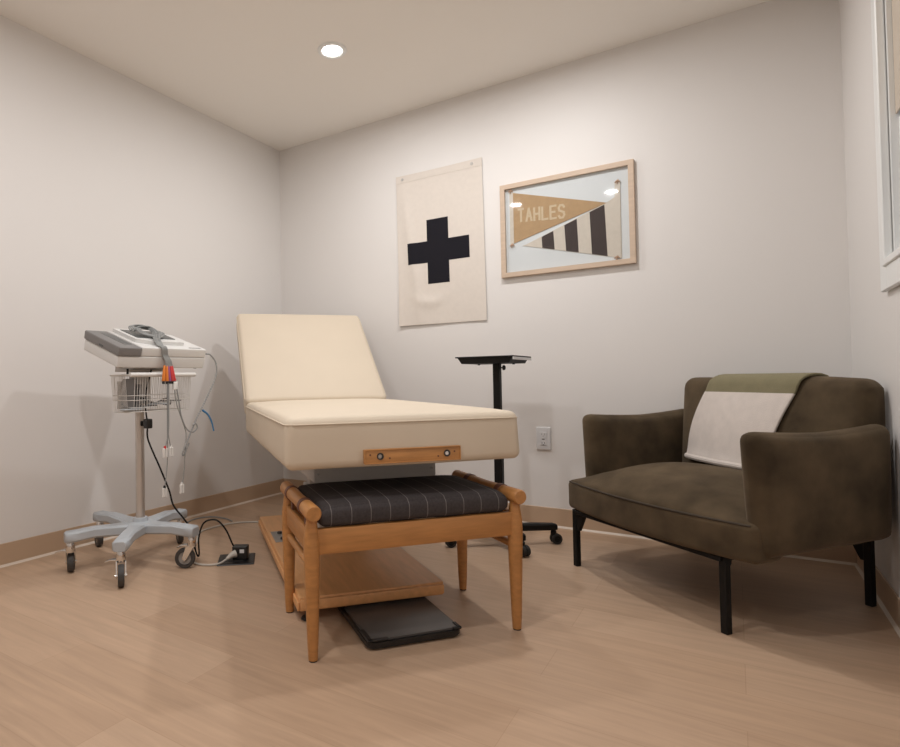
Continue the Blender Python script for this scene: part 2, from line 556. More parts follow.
# backrest: front face runs from (v 1.272, z .692) to (1.804, 1.196)
ang = math.atan2(1.196 - 0.692, 1.804 - 1.272)
Mb = Matrix.Translation((0, 1.290, 0.692)) @ Matrix.Rotation(ang, 4, 'X')
def bfn(p, abc):
    x, y, z = p
    if z > -0.05:
        z += 0.010 * (1 - abs(abc[0]) ** 4) * (1 - abs(abc[1]) ** 6)
    return (x, y, z)
b = NB(); soft(b, (-0.032, 0.0, -0.12), (0.724, 0.745, 0.0), 0.024, 22, bfn, Mb); finish(b, 'backrest', M['cream'], t, 60)
b = NB()
pp = [Mb @ Vector(q) for q in ((-0.033, 0.03, -0.02), (-0.033, 0.72, -0.02), (-0.012, 0.746, -0.02), (0.704, 0.746, -0.02), (0.725, 0.72, -0.02), (0.725, 0.03, -0.02))]
tube(b, pp, 0.0026, 8); finish(b, 'backrest_piping', M['cream'], t)
# wooden handle strip at the foot end
b = NB()
box(b, (0.199, -0.011, 0.5415), (0.509, 0.004, 0.5850), 0.003, 2)
box(b, (0.199, -0.0135, 0.5415), (0.509, -0.0105, 0.5455), 0.001, 1)
box(b, (0.199, -0.0135, 0.5810), (0.509, -0.0105, 0.5850), 0.001, 1)
box(b, (0.199, -0.0135, 0.5455), (0.203, -0.0105, 0.5810), 0.001, 1)
box(b, (0.505, -0.0135, 0.5455), (0.509, -0.0105, 0.5810), 0.001, 1)
st = finish(b, 'foot_strip', M['beechx'], t)
st['label'] = 'orange-brown wooden strip with two round sockets'
for hx, mt in ((0.248, 'steel'), (0.463, 'chrome')):
    b = NB(); lathe(b, [(0.0078, 0), (0.0078, 0.003), (0.0105, 0.003), (0.0105, 0)], seg=28)
    lathe(b, [(0, 0.0008), (0.0079, 0.0008), (0.0079, -0.001), (0, -0.001)], seg=28)
    for v in b.verts:
        v.co = Vector((hx + v.co.x, -0.0112 - v.co.z, 0.5638 + v.co.y))
    finish(b, 'socket', M['slot'], st)
    b = NB(); lathe(b, [(0, 0.0035), (0.0055, 0.003), (0.0066, 0.001), (0.0066, 0)], seg=24)
    for v in b.verts:
        v.co = Vector((hx - 0.0015 + v.co.x, -0.0118 - v.co.z, 0.5638 + v.co.y))
    finish(b, 'plug', M[mt], st)
for hx, hz in ((0.217, 0.569), (0.278, 0.557), (0.434, 0.556), (0.488, 0.568)):
    b = NB(); cyl(b, (hx, -0.0105, hz), (hx, -0.0122, hz), 0.0027, seg=14); finish(b, 'screw', M['leather'], st)
# steel frame below the mattress
b = NB()
box(b, (0.112, 0.30, 0.440), (0.560, 0.306, 0.539), 0.001, 1)
box(b, (0.112, 0.306, 0.440), (0.118, 1.16, 0.539), 0.001, 1)
box(b, (0.554, 0.306, 0.440), (0.560, 1.16, 0.539), 0.001, 1)
box(b, (0.112, 1.16, 0.440), (0.560, 1.166, 0.539), 0.001, 1)
box(b, (0.118, 0.306, 0.528), (0.554, 1.16, 0.539))
fr_ = finish(b, 'lift_frame', M['greymetal'], t)
b = NB()
bar_pts = [((0.118, 0.294, 0.538), (0.190, 0.294, 0.500))]
tube(b, [(0.114, 0.2955, 0.536), (0.186, 0.2955, 0.498)], 0.0035, 8)
tube(b, [(0.186, 0.2955, 0.498), (0.40, 0.2955, 0.4965)], 0.0028, 8)
finish(b, 'brace', M['greymetal'], fr_)
for bx, bz in ((0.195, 0.515), (0.125, 0.47), (0.545, 0.47)):
    b = NB(); cyl(b, (bx, 0.30, bz), (bx, 0.2955, bz), 0.0045, seg=6); finish(b, 'bolt', M['steel'], fr_)
for vy in (0.82, 1.08):
    b = NB()
    soft(b, (0.225, vy - 0.05, 0.080), (0.445, vy + 0.05, 0.30), 0.006, 4)
    soft(b, (0.240, vy - 0.038, 0.28), (0.430, vy + 0.038, 0.529), 0.005, 4)
    finish(b, 'lift_column', M['greymetal'], t)
# wooden platform on the floor
b = NB()
box(b, (0.044, 0.235, 0.036), (0.554, 1.41, 0.082), 0.004, 2)
pf = finish(b, 'platform', M['platform'], t)
b = NB(); box(b, (0.046, 0.2235, 0.044), (0.552, 0.2349, 0.075), 0.003, 2); finish(b, 'end_board', M['platform'], pf)
b = NB(); box(b, (0.0365, 0.236, 0.038), (0.0439, 1.405, 0.066), 0.002, 2); finish(b, 'side_board', M['platform'], pf)
b = NB(); soft(b, (0.058, 0.90, 0.0805), (0.128, 1.08, 0.0845), 0.0019, 4); mp_ = finish(b, 'bracket_plate', M['steel'], pf)
for dy in (0.94, 1.04):
    b = NB(); lathe(b, [(0, 0.008), (0.009, 0.008), (0.011, 0.006), (0.011, 0)], (0.095, dy, 0.0845), 16); finish(b, 'bolt', M['slot'], mp_)
b = NB(); box(b, (0.066, 0.40, 0.020), (0.532, 1.39, 0.0358)); finish(b, 'underframe', M['black'], pf)
for fx, fy in ((0.075, 0.262), (0.515, 0.42), (0.075, 1.385), (0.520, 1.385), (0.50, 0.8), (0.1, 0.8)):
    b = NB(); lathe(b, [(0, 0), (0.020, 0), (0.022, 0.003), (0.020, 0.008), (0.008, 0.010), (0.008, 0.022), (0, 0.022)], (fx, fy, 0), 20); finish(b, 'levelling_foot', M['rubber'], pf)

# ------------------------------------------------------------------ footstool
t = thing('footstool', 'beech footstool with dark windowpane check cushion tucked under the treatment table', 'footstool', (1.663, -1.8315, 0), 0.877)
FW, FD = 0.657, 0.36
for fx in (0, FW):
    for fy in (0, FD):
        b = NB()
        lathe(b, [(0, 0.004), (0.0135, 0.004), (0.016, 0.05), (0.0205, 0.20), (0.0235, 0.30), (0.0225, 0.345), (0.0165, 0.385), (0.0135, 0.405), (0, 0.405)], (fx, fy, 0), 24)
        lg = finish(b, 'leg', M['beechleg'] if 'beechleg' in M else M['beech'], t, 60)
        b = NB(); lathe(b, [(0, 0), (0.012, 0), (0.012, 0.004), (0, 0.004)], (fx, fy, 0), 20); finish(b, 'glide', M['rubber'], lg)
b = NB(); box(b, (0.014, -0.011, 0.297), (FW - 0.014, 0.011, 0.370), 0.003, 2); finish(b, 'apron', M['beech'], t)
b = NB(); box(b, (0.014, FD - 0.011, 0.297), (FW - 0.014, FD + 0.011, 0.370), 0.003, 2); finish(b, 'apron', M['beech'], t)
M['beechy'] = mat('beech_wood_lengthwise', (0.48, 0.220, 0.070, 1), 0.42, var=0.13, scale=9, stretch=(9, 1, 9))
for fx in (0, FW):
    b = NB(); box(b, (fx - 0.010, 0.014, 0.300), (fx + 0.010, FD - 0.014, 0.366), 0.003, 2); finish(b, 'side_rail', M['beechy'], t)
    b = NB(); cyl(b, (fx, 0.0, 0.262), (fx, FD, 0.262), 0.0115, seg=18); finish(b, 'stretcher', M['beechy'], t)
    b = NB()
    prof = [(-0.036, 0.0), (-0.036, 0.020), (-0.030, 0.0235), (0.05, 0.0225), (0.18, 0.020), (0.31, 0.0225), (0.390, 0.0235), (0.396, 0.020), (0.396, 0.0)]
    lathe(b, [(r, z) for z, r in prof], seg=28)
    for v in b.verts:
        v.co = Vector((fx + v.co.x, v.co.z, 0.419 + v.co.y))
    gr = finish(b, 'grip_rail', M['beechy'], t, 50)
    for wy_ in (0.075, 0.285):
        b = NB()
        lathe(b, [(0.0222, -0.013), (0.0245, -0.012), (0.0245, 0.012), (0.0222, 0.013)], seg=28)
        for v in b.verts:
            v.co = Vector((fx + v.co.x, wy_ + v.co.z, 0.419 + v.co.y))
        box(b, (fx - 0.003, wy_ - 0.011, 0.366), (fx + 0.003, wy_ + 0.011, 0.399), 0.001, 1)
        finish(b, 'leather_wrap', M['leather'], gr)
def cfn(p, abc):
    x, y, z = p
    e = (1 - abs(abc[0]) ** 3) * (1 - abs(abc[1]) ** 3)
    if abc[2] > 0:
        z += 0.012 * e - 0.010 * (abs(abc[0]) ** 8) * (abs(abc[1]) ** 8)
    k = 1 - abs(abc[2]) ** 2
    x += 0.006 * k * (abc[0] if abs(abc[0]) > .95 else 0)
    y += 0.006 * k * (abc[1] if abs(abc[1]) > .95 else 0) + 0.0015 * math.sin(x * 40) * (1 if abc[1] < -.9 else 0)
    return (x, y, z)
b = NB(); soft(b, (0.026, -0.009, 0.3705), (FW - 0.030, FD + 0.004, 0.434), 0.018, 26, cfn)
finish(b, 'cushion', M['plaid'], t, 60)

# ------------------------------------------------------------------ bathroom scale
t = thing('bathroom_scale', 'low black scale with grey glass top on the floor below the footstool', 'scale', (1.774, -1.703, 0), math.radians(51.0))
def rrect(x0, y0, x1, y1, r, n=6):
    o = []
    for cx, cy, a in ((x1 - r, y0 + r, -90), (x1 - r, y1 - r, 0), (x0 + r, y1 - r, 90), (x0 + r, y0 + r, 180)):
        for i in range(n + 1):
            q = math.radians(a + 90 * i / n)
            o.append((cx + r * math.cos(q), cy + r * math.sin(q)))
    return o
b = NB()
prism(b, rrect(-0.004, 0.004, 0.296, 0.336, 0.024), (0.005, 0.010), 'z')
prism(b, rrect(-0.008, 0, 0.30, 0.34, 0.026), (0.010, 0.024), 'z')
finish(b, 'base', M['blackp'], t)
b = NB(); prism(b, rrect(0.002, 0.010, 0.292, 0.278, 0.014), (0.0241, 0.0295), 'z'); finish(b, 'glass_top', M['glassblk'], t, smooth=False)
b = NB(); prism(b, rrect(-0.002, 0.280, 0.294, 0.334, 0.012), (0.0241, 0.0290), 'z'); finish(b, 'display_bar', M['blackp'], t, smooth=False)
for (x0, y0, x1, y1) in ((-0.004, 0.003, 0.060, 0.016), (-0.006, 0.003, 0.010, 0.085), (0.270, 0.003, 0.298, 0.014), (0.286, 0.003, 0.298, 0.045)):
    b = NB(); box(b, (x0, y0, 0.0241), (x1, y1, 0.0320), 0.002, 1); finish(b, 'corner_clip', M['blackp'], t)
for fx, fy in ((0.03, 0.03), (0.26, 0.03), (0.03, 0.29), (0.26, 0.29)):
    b = NB(); lathe(b, [(0, 0), (0.012, 0), (0.012, 0.0049), (0, 0.0049)], (fx, fy, 0), 18); finish(b, 'foot', M['rubber'], t)

# ------------------------------------------------------------------ casters
def caster(parent, pos, top, heading, r=0.042, w=0.024, metal=None, tyre=None, hubm=None, trail=0.028, brake=True, twin=False, pedal=None):
    """swivel caster: stem at pos, wheel trailing in the heading direction"""
    metal, tyre, hubm = metal or M['chrome'], tyre or M['tyre'], hubm or M['wheelhub']
    px, py = pos
    d = Vector((math.cos(heading), math.sin(heading), 0))
    s = Vector((-d.y, d.x, 0))
    wc = Vector((px, py, r)) + d * trail
    b = NB()
    cyl(b, (px, py, r * 2 + 0.012), (px, py, top), 0.009 if not twin else 0.006, seg=16)
    if not twin:
        cyl(b, (px, py, r * 2 + 0.004), (px, py, max(r * 2 + 0.018, top - 0.006)), 0.020, 0.016, seg=20, bev=0.003)
        for sg in (-1, 1):
            o = s * (sg * (w / 2 + 0.005))
            P0, P1 = Vector((px, py, r * 2 + 0.010)), wc
            t1 = s * 0.0018
            q = [P0 - d * 0.014 + o, P0 + d * 0.020 + o, P1 + d * 0.010 + o, P1 - Vector((0, 0, 0.010)) + o, P1 - d * 0.010 + o]
            A = [b.verts.new(x - t1) for x in q]; B = [b.verts.new(x + t1) for x in q]
            b.faces.new(A); b.faces.new(B[::-1])
            for i in range(5):
                b.faces.new((A[i], B[i], B[(i + 1) % 5], A[(i + 1) % 5]))
        cyl(b, wc - s * (w / 2 + 0.010), wc + s * (w / 2 + 0.010), 0.0055, seg=12)
    else:
        cyl(b, wc - s * (w / 2 - 0.002), wc + s * (w / 2 - 0.002), r * 0.75, seg=24)
        soft(b, (px - 0.012, py - 0.012, r * 1.5), (px + 0.012, py + 0.012, r * 2 + 0.014), 0.006, 3)
    c = finish(b, 'caster', metal, parent)
    def wheel(off, ww):
        b = NB()
        prof = [(r * 0.62, -ww / 2), (r * 0.94, -ww / 2), (r, -ww / 4), (r, ww / 4), (r * 0.94, ww / 2), (r * 0.62, ww / 2)]
        lathe(b, prof + [prof[0]], seg=36)
        R = s.to_track_quat('Z', 'Y').to_matrix().to_4x4()
        bmesh.ops.transform(b, matrix=Matrix.Translation(wc + s * off) @ R, verts=b.verts)
        finish(b, 'tyre', tyre, c)
        b = NB()
        lathe(b, [(0, -ww * .42), (r * .25, -ww * .45), (r * .3, -ww * .3), (r * .61, -ww * .4), (r * .61, ww * .4), (r * .3, ww * .3), (r * .25, ww * .45), (0, ww * .42)], seg=28)
        bmesh.ops.transform(b, matrix=Matrix.Translation(wc + s * off) @ R, verts=b.verts)
        finish(b, 'wheel', hubm, c)
    if twin:
        wheel(-w / 2 - 0.002, w * .8); wheel(w / 2 + 0.002, w * .8)
    else:
        wheel(0, w)
    if brake and not twin:
        b = NB()
        if pedal is not None:
            d = Vector((math.cos(pedal), math.sin(pedal), 0)); s = Vector((-d.y, d.x, 0))
        q = Vector((px, py, r * 2 + 0.010)) + d * 0.024
        bar(b, [(q - d * 0.012, 0.026, 0.006, s), (q + d * 0.014, 0.028, 0.006, s), (q + d * 0.038 - Vector((0, 0, 0.008)), 0.024, 0.005, s)])
        finish(b, 'brake_pedal', metal, c)

# ------------------------------------------------------------------ instrument cart
CX, CY = 0.455, -1.515
t = thing('instrument_cart', 'pale grey five-legged rolling cart with aluminium pole and wire basket', 'medical cart', (CX, CY, 0), 0)
ends = [(0.350, -1.780, 0.152), (0.646, -1.745, 0.152), (0.728, -1.460, 0.154), (0.110, -1.490, 0.150), (0.405, -1.250, 0.148)]
heads = [144, 326, 215, 160, 150]
b = NB(); lathe(b, [(0, 0.132), (0.060, 0.132), (0.066, 0.140), (0.066, 0.162), (0.058, 0.174), (0.034, 0.178), (0.030, 0.194), (0, 0.194)], seg=36)
finish(b, 'hub', M['cart'], t)
for (ex, ey, ez), hd in zip(ends, heads):
    p = Vector((ex - CX, ey - CY, 0)); ln = p.length; d = p / ln; s = Vector((-d.y, d.x, 0))
    def at(k, z):
        q = d * (ln * k); q.z = z; return q
    b = NB()
    e = 0.022 / ln
    bar(b, [(at(0.10, 0.152), 0.095, 0.044, s), (at(0.35, 0.154), 0.066, 0.044, s), (at(0.68, 0.160), 0.056, 0.042, s), (at(0.86, ez + 0.004), 0.060, 0.042, s), (at(1 + e * .6, ez + 0.001), 0.060, 0.044, s), (at(1 + e, ez), 0.046, 0.036, s)])
    finish(b, 'leg', M['cart'], t, 40)
    caster(t, (p.x, p.y), ez - 0.014, math.radians(hd), r=0.043, w=0.024, pedal=math.radians(208))
b = NB(); cyl(b, (0, 0, 0.18), (0, 0, 0.842), 0.019, seg=32); finish(b, 'pole', M['pole'], t)
# head bracket under the instrument
HD = math.radians(84)
Mh = Matrix.Rotation(HD, 4, 'Z')          # local x runs along the instrument front (world +y), local y towards the left wall
b = NB()
box(b, (-0.09, -0.05, 0.842), (0.09, 0.05, 0.850), 0.002, 1, Mh)
box(b, (-0.035, -0.04, 0.70), (0.035, 0.03, 0.842), 0.004, 1, Mh)
finish(b, 'mounting_bracket', M['greymetal'], t)
# wire basket
bx0, bx1, by0, by1, bz0, bz1 = -0.122, 0.205, -0.125, 0.050, 0.668, 0.826
bk = None
b = NB()
def P(x, y, z): return Mh @ Vector((x, y, z))
def loop(z, ins, r):
    q = rrect(bx0 + ins, by0 + ins, bx1 - ins, by1 - ins, 0.03, 4)
    tube(b, [P(x, y, z) for x, y in q], r, 8, closed=True)
loop(bz1, 0, 0.0036)
loop(bz0, 0.012, 0.0022); loop(bz0 + 0.05, 0.008, 0.0014); loop(bz0 + 0.07, 0.008, 0.0014)
bk = finish(b, 'basket', M['wire'], t)
b = NB()
nx, ny = 22, 12
for i in range(nx + 1):
    x = bx0 + 0.03 + (bx1 - bx0 - 0.06) * i / nx
    tube(b, [P(x, by0, bz1), P(x, by0 + 0.012, bz0 - .001), P(x, by1 - 0.012, bz0 - .001), P(x, by1, bz1)], 0.0012, 5)
for i in range(ny + 1):
    y = by0 + 0.03 + (by1 - by0 - 0.06) * i / ny
    tube(b, [P(bx0, y, bz1), P(bx0 + 0.012, y, bz0 - .002), P(bx1 - 0.012, y, bz0 - .002), P(bx1, y, bz1)], 0.0012, 5)
finish(b, 'basket_wires', M['wire'], bk)
b = NB(); cyl(b, P(bx0 + 0.004, by0 - 0.004, bz1 + 0.001), P(bx1, by0 - 0.004, bz1 + 0.001), 0.0098, seg=18, bev=0.003); finish(b, 'front_bar', M['clear'], bk)
for x in (bx0 + 0.012, bx1 - 0.10):
    b = NB(); box(b, (x - 0.0035, -0.10, bz1 + 0.003), (x + 0.0035, -0.092, 0.853), 0.001, 1, Mh); finish(b, 'hanger', M['black'], bk)
# clamp on the pole
b = NB(); box(b, (0.018, -0.012, 0.600), (0.030, 0.012, 0.622), 0.003, 1); finish(b, 'clamp', M['black'], t)

# ------------------------------------------------------------------ instrument on the cart
Bc = Vector((0.570, -1.706, 0.855))
e = thing('ecg_machine', 'white and grey electrocardiograph tilted on top of the rolling cart', 'medical instrument', Bc, 0)
hx = Vector((0.105, 0.9945, 0))            # along the front face
hy = Vector((-0.9945, 0.105, 0))           # towards the left wall
up = Vector((0, 0, 1))
tl = math.atan2(0.086, 0.286)
hyt = (hy * math.cos(tl) + up * math.sin(tl))
upt = hx.cross(hyt).normalized()
Me = Matrix(((hx.x, hyt.x, upt.x, 0), (hx.y, hyt.y, upt.y, 0), (hx.z, hyt.z, upt.z, 0), (0, 0, 0, 1)))
DL, DD, DT = 0.425, 0.305, 0.091
b = NB(); soft(b, (0, 0, 0), (DL, DD, 0.050), 0.006, 10, None, Me); finish(b, 'lower_case', M['ecgwhite'], e, 50)
def topfn(p, abc):
    x, y, z = p
    return (x, y, z)
b = NB()
soft(b, (0.100, 0.0, 0.0503), (DL, DD, DT), 0.006, 10, None, Me)
uc = finish(b, 'upper_case', M['ecgwhite'], e, 50)
b = NB()
prof = [(0.105, 0.07), (0.20, 0.035), (0.30, 0.035), (0.30, DD - 0.01), (0.105, DD - 0.01)]
prism(b, [(0.115, 0.09), (0.175, 0.055), (0.335, 0.055), (0.35, DD - 0.012), (0.115, DD - 0.012)], (DT - 0.002, DT + 0.016), 'z', Me)
finish(b, 'screen_hood', M['ecgwhite'], uc)
b = NB(); box(b, (0.135, 0.11, DT + 0.0162), (0.325, DD - 0.04, DT + 0.0185), 0.001, 1, Me); finish(b, 'screen', M['ecgdark'], uc)
b = NB()
soft(b, (-0.004, -0.004, 0.0503), (0.0995, DD + 0.004, DT - 0.002), 0.006, 10, None, Me)
gp = finish(b, 'grey_panel', M['ecggrey'], e, 50)
gp['label'] = 'dark grey end panel with a handle slot'
b = NB(); box(b, (0.045, 0.05, DT - 0.0025), (0.080, DD - 0.04, DT - 0.0012), 0.0005, 1, Me); finish(b, 'handle_slot', M['ecgdark'], gp)
b = NB(); box(b, (-0.0055, 0.13, 0.056), (-0.0038, 0.165, 0.064), 0.0005, 1, Me); finish(b, 'latch', M['ecgdark'], gp)
b = NB(); box(b, (0.34, 0.012, DT + 0.0001), (0.40, 0.022, DT + 0.0012), 0.0003, 1, Me); finish(b, 'status_strip', M['ecggrey'], uc)
for fx, fy in ((0.03, 0.03), (DL - 0.03, 0.03), (0.13, 0.10), (0.30, 0.10)):
    b = NB(); cyl(b, Me @ Vector((fx, fy, 0.001)), Me @ Vector((fx, fy, -0.006)), 0.012, 0.010, seg=16); finish(b, 'foot', M['rubber'], e)
# wedge that carries the tilted case on the cart head
b = NB()
prism(b, [(0.085, -0.0175), (0.24, -0.0185), (0.24, 0.052), (0.09, 0.0045)], (0.12, 0.30), 'x',
      Matrix(((hx.x, hy.x, 0, 0), (hx.y, hy.y, 0, 0), (0, 0, 1, 0.014), (0, 0, 0, 1))))
finish(b, 'tilt_wedge', M['greymetal'], e, smooth=False)

# patient leads: coil on the case, bundle over the front, loose clips below
t = thing('lead_bundle', 'bundle of grey patient leads draped over the front of the instrument with coloured clips', 'cable', Bc, 0)
def E(x, y, z): return Me @ Vector((x, y, z))
def rel(p): return Vector(p) - Bc
b = NB()
for k in range(6):
    o = k * 0.006
    rz = DT + 0.028 + 0.004 * (k % 3)
    z_face = rz
    tube(b, [E(0.15 + o, 0.20, rz), E(0.16 + o, 0.235 - o, rz + 0.012), E(0.21 + o, 0.245 - o, rz + 0.014), E(0.25 + o * .5, 0.20, rz + 0.006), E(0.215 + o, 0.12, rz + 0.002), E(0.185 + o * .8, 0.06, rz - 0.004),
             E(0.183 + o * .8, 0.020, DT + 0.006), E(0.186 + o * .8, 0.002, DT + 0.006), E(0.190 + o * .8, -0.006, DT - 0.006), E(0.196 + o * .8, -0.008, DT - 0.03), rel((0.622, -1.503 + o * .9, 0.885)), rel((0.622, -1.499 + o, 0.862))], 0.0034, 7, 6)
for k in range(3):
    o = k * 0.013
    rr_ = 0.0042
    tube(b, [E(0.20 + o, 0.09, DT + 0.024), E(0.25 + o, 0.13, DT + 0.034), E(0.29, 0.19 + o, DT + 0.030), E(0.25 - o, 0.23, DT + 0.036), E(0.18, 0.20 - o, DT + 0.040), E(0.17 + o, 0.14, DT + 0.030), E(0.21, 0.09 + o, DT + 0.030)], rr_, 7, 6)
finish(b, 'leads', M['lead'], t)
for (y0, y1, mt) in ((-1.508, -1.519, 'orange'), (-1.496, -1.500, 'orange'), (-1.488, -1.486, 'purple'), (-1.478, -1.470, 'red'), (-1.470, -1.459, 'red')):
    b = NB(); cyl(b, rel((0.620, y0, 0.866)), rel((0.625, y1, 0.798)), 0.0050, 0.0078, 12, 0.001); finish(b, 'clip_sleeve', M[mt], t)
    b = NB(); cyl(b, rel((0.6255, y1, 0.797)), rel((0.626, y1, 0.786)), 0.0070, 0.0060, 12); finish(b, 'clip_tip', M['blackp'], t)
X = 0.628
b = NB(); tube(b, [rel((X, -1.497, 0.79)), rel((X, -1.497, 0.70)), rel((X, -1.498, 0.61)), rel((X, -1.500, 0.56)), rel((X, -1.512, 0.515))], 0.0022, 6, 6)
tube(b, [rel((X + .003, -1.495, 0.79)), rel((X + .002, -1.496, 0.62)), rel((X, -1.496, 0.56)), rel((X, -1.486, 0.515))], 0.0022, 6, 6)
tube(b, [rel((X - .003, -1.499, 0.79)), rel((X - .004, -1.499, 0.60)), rel((X - .004, -1.500, 0.47)), rel((X - .003, -1.505, 0.41)), rel((X - .002, -1.516, 0.345))], 0.0020, 6, 6)
tube(b, [rel((0.631, -1.457, 0.785)), rel((0.633, -1.442, 0.705)), rel((0.634, -1.433, 0.647)), rel((0.637, -1.408, 0.588)), rel((0.640, -1.375, 0.566)), rel((0.643, -1.350, 0.584)), rel((0.643, -1.358, 0.604)), rel((0.642, -1.375, 0.598))], 0.0030, 6, 8)
tube(b, [rel((0.629, -1.468, 0.785)), rel((0.630, -1.450, 0.69)), rel((0.632, -1.412, 0.59)), rel((0.632, -1.404, 0.556)), rel((0.631, -1.410, 0.468)), rel((0.631, -1.416, 0.402)), rel((0.630, -1.424, 0.345))], 0.0020, 6, 8)
finish(b, 'loose_lead', M['lead'], t)
for (y, z, mt) in ((-1.515, 0.505, 'red'), (-1.483, 0.505, 'clear'), (-1.519, 0.336, 'blackp'), (-1.426, 0.336, 'clear')):
    b = NB()
    cyl(b, rel((X - .001, y, z + 0.014)), rel((X - .001, y, z + 0.002)), 0.0045, 0.0062, 10)
    cp = finish(b, 'clip_neck', M[mt], t)
    b = NB()
    for s_ in (-1, 1):
        box(b, (X - 0.005 - Bc.x, y + s_ * 0.0062 - 0.0050 - Bc.y, z - 0.036 - Bc.z), (X + 0.005 - Bc.x, y + s_ * 0.0062 + 0.0050 - Bc.y, z + 0.004 - Bc.z), 0.002, 1)
    finish(b, 'clip_jaw', M['clear'], cp)
b = NB(); box(b, (0.622 - Bc.x, -1.470 - Bc.y, 0.760 - Bc.z), (0.634 - Bc.x, -1.448 - Bc.y, 0.795 - Bc.z), 0.002, 1); finish(b, 'yoke', M['clear'], t)

# trunk cable leaving the right end of the instrument
t = thing('trunk_cable', 'long grey cable curving down from the right end of the instrument with a blue strap', 'cable', Bc, 0)
b = NB()
tube(b, [rel((0.602, -1.283, 0.924)), rel((0.633, -1.275, 0.922)), rel((0.637, -1.258, 0.916)), rel((0.640, -1.232, 0.885)), rel((0.641, -1.226, 0.838)), rel((0.639, -1.247, 0.782)), rel((0.638, -1.293, 0.708)), rel((0.640, -1.343, 0.637)), rel((0.640, -1.378, 0.576)), rel((0.638, -1.412, 0.512)), rel((0.636, -1.428, 0.478)), rel((0.636, -1.420, 0.470)), rel((0.640, -1.395, 0.52))], 0.0036, 8, 8)
finish(b, 'cable', M['lead'], t)
b = NB()
q = catmull([rel((0.637, -1.312, 0.662)), rel((0.640, -1.283, 0.641)), rel((0.642, -1.261, 0.604)), rel((0.643, -1.250, 0.562))], 6)
tube(b, q, lambda k: 0.0052 - 0.002 * k, 8)
finish(b, 'strap', M['bluetag'], t)

# things lying in the wire basket
def in_basket(name, label, cat, m, fn):
    b = NB(); fn(b); o = finish(b, name, m); tag(o, label, cat, 'supplies in the wire basket'); return o
Mc = Matrix.Translation((CX, CY, 0)) @ Mh
in_basket('folded_leaflet', 'grey folded leaflet standing at the left end of the wire basket', 'leaflet', M['ecggrey'],
          lambda b: (box(b, (-0.150, -0.09, 0.677), (-0.146, 0.02, 0.80), 0, 1, Mc @ Matrix.Rotation(0.10, 4, 'Y')), box(b, (-0.140, -0.09, 0.677), (-0.137, 0.02, 0.775), 0, 1, Mc @ Matrix.Rotation(0.12, 4, 'Y'))))
in_basket('supply_box', 'grey-brown box standing behind the wires in the middle of the basket', 'box', M['wheelhub'],
          lambda b: box(b, (-0.070, 0.036, 0.676), (0.030, 0.068, 0.800), 0.002, 1, Mc))
def packets(b):
    for k in range(7):
        x = -0.10 + 0.033 * k
        Mk = Mc @ Matrix.Translation((x, -0.09 + 0.012 * (k % 3), 0.6785 + 0.0065 * (k % 4))) @ Matrix.Rotation(random.uniform(-.5, .5), 4, 'Z') @ Matrix.Rotation(random.uniform(-.08, .08), 4, 'X')
        box(b, (-0.035, -0.022, 0.0), (0.035, 0.022, 0.004), 0.001, 1, Mk)
for k in range(6):
    x = -0.085 + 0.040 * k
    Mk = Mc @ Matrix.Translation((x, -0.085 + 0.010 * (k % 3), 0.6765 + 0.0062 * k)) @ Matrix.Rotation(random.uniform(-.4, .4), 4, 'Z')
    b = NB(); soft(b, (-0.042, -0.024, 0.0), (0.042, 0.024, 0.005), 0.002, 4, None, Mk)
    o = finish(b, 'electrode_packet', M[('cart', 'ecgwhite', 'ecggrey')[k % 3]])
    tag(o, 'small sealed electrode packet heaped at the front of the wire basket', 'packet', 'electrode packets in the basket')
b = NB()
tube(b, [Mc @ Vector(p) for p in ((-0.075, -0.03, 0.695), (-0.02, -0.05, 0.725), (0.05, -0.03, 0.70), (0.10, -0.06, 0.72), (0.13, -0.03, 0.69), (0.05, 0.01, 0.705), (-0.04, 0.0, 0.70), (-0.085, 0.0, 0.70))], 0.0035, 7, 8)
tag(finish(b, 'coiled_lead', M['blackp']), 'black lead coiled loosely in the wire basket', 'cable')

# black mains cord, adapter and floor box
b = NB()
tube(b, [(0.520, -1.500, 0.850), (0.512, -1.522, 0.760), (0.516, -1.530, 0.70), (0.526, -1.533, 0.651), (0.531, -1.529, 0.611)], 0.0035, 8, 6)
tube(b, [(0.531, -1.529, 0.611), (0.529, -1.531, 0.563), (0.538, -1.524, 0.519), (0.574, -1.500, 0.418), (0.606, -1.479, 0.322), (0.622, -1.469, 0.256), (0.648, -1.440, 0.200), (0.650, -1.405, 0.150), (0.640, -1.375, 0.080), (0.645, -1.36, 0.018), (0.66, -1.36, 0.02), (0.676, -1.375, 0.10), (0.693, -1.365, 0.160), (0.719, -1.348, 0.178), (0.749, -1.328, 0.173), (0.778, -1.308, 0.132), (0.800, -1.296, 0.078), (0.812, -1.289, 0.052)], 0.0038, 8, 8)
t = thing('power_cord', 'black power cord running from the cart pole down to the floor outlet', 'power cord', (0.531, -1.529, 0.0), 0)
for v in b.verts: v.co -= Vector((0.531, -1.529, 0))
finish(b, 'cord', M['black'], t)
b = NB(); soft(b, (-0.016, -0.014, 0.592), (0.016, 0.014, 0.634), 0.005, 4); finish(b, 'inline_connector', M['blackp'], t)
b = NB(); box(b, (-0.0795, -0.0795, 0.0), (0.0795, 0.0795, 0.004), 0.002, 1)
t = thing('floor_outlet', 'square black floor outlet plate in the planks beside the wooden platform', 'outlet', (0.815, -1.282, 0), math.radians(41))
finish(b, 'cover_plate', M['blackp'], t)
b = NB(); box(b, (-0.035, -0.035, 0.004), (0.035, 0.035, 0.0052)); finish(b, 'lid', M['rubber'], t)
t = thing('plug_adapter', 'black plug adapter block standing in the floor outlet', 'adapter', (0.829, -1.270, 0.0052), math.radians(32))
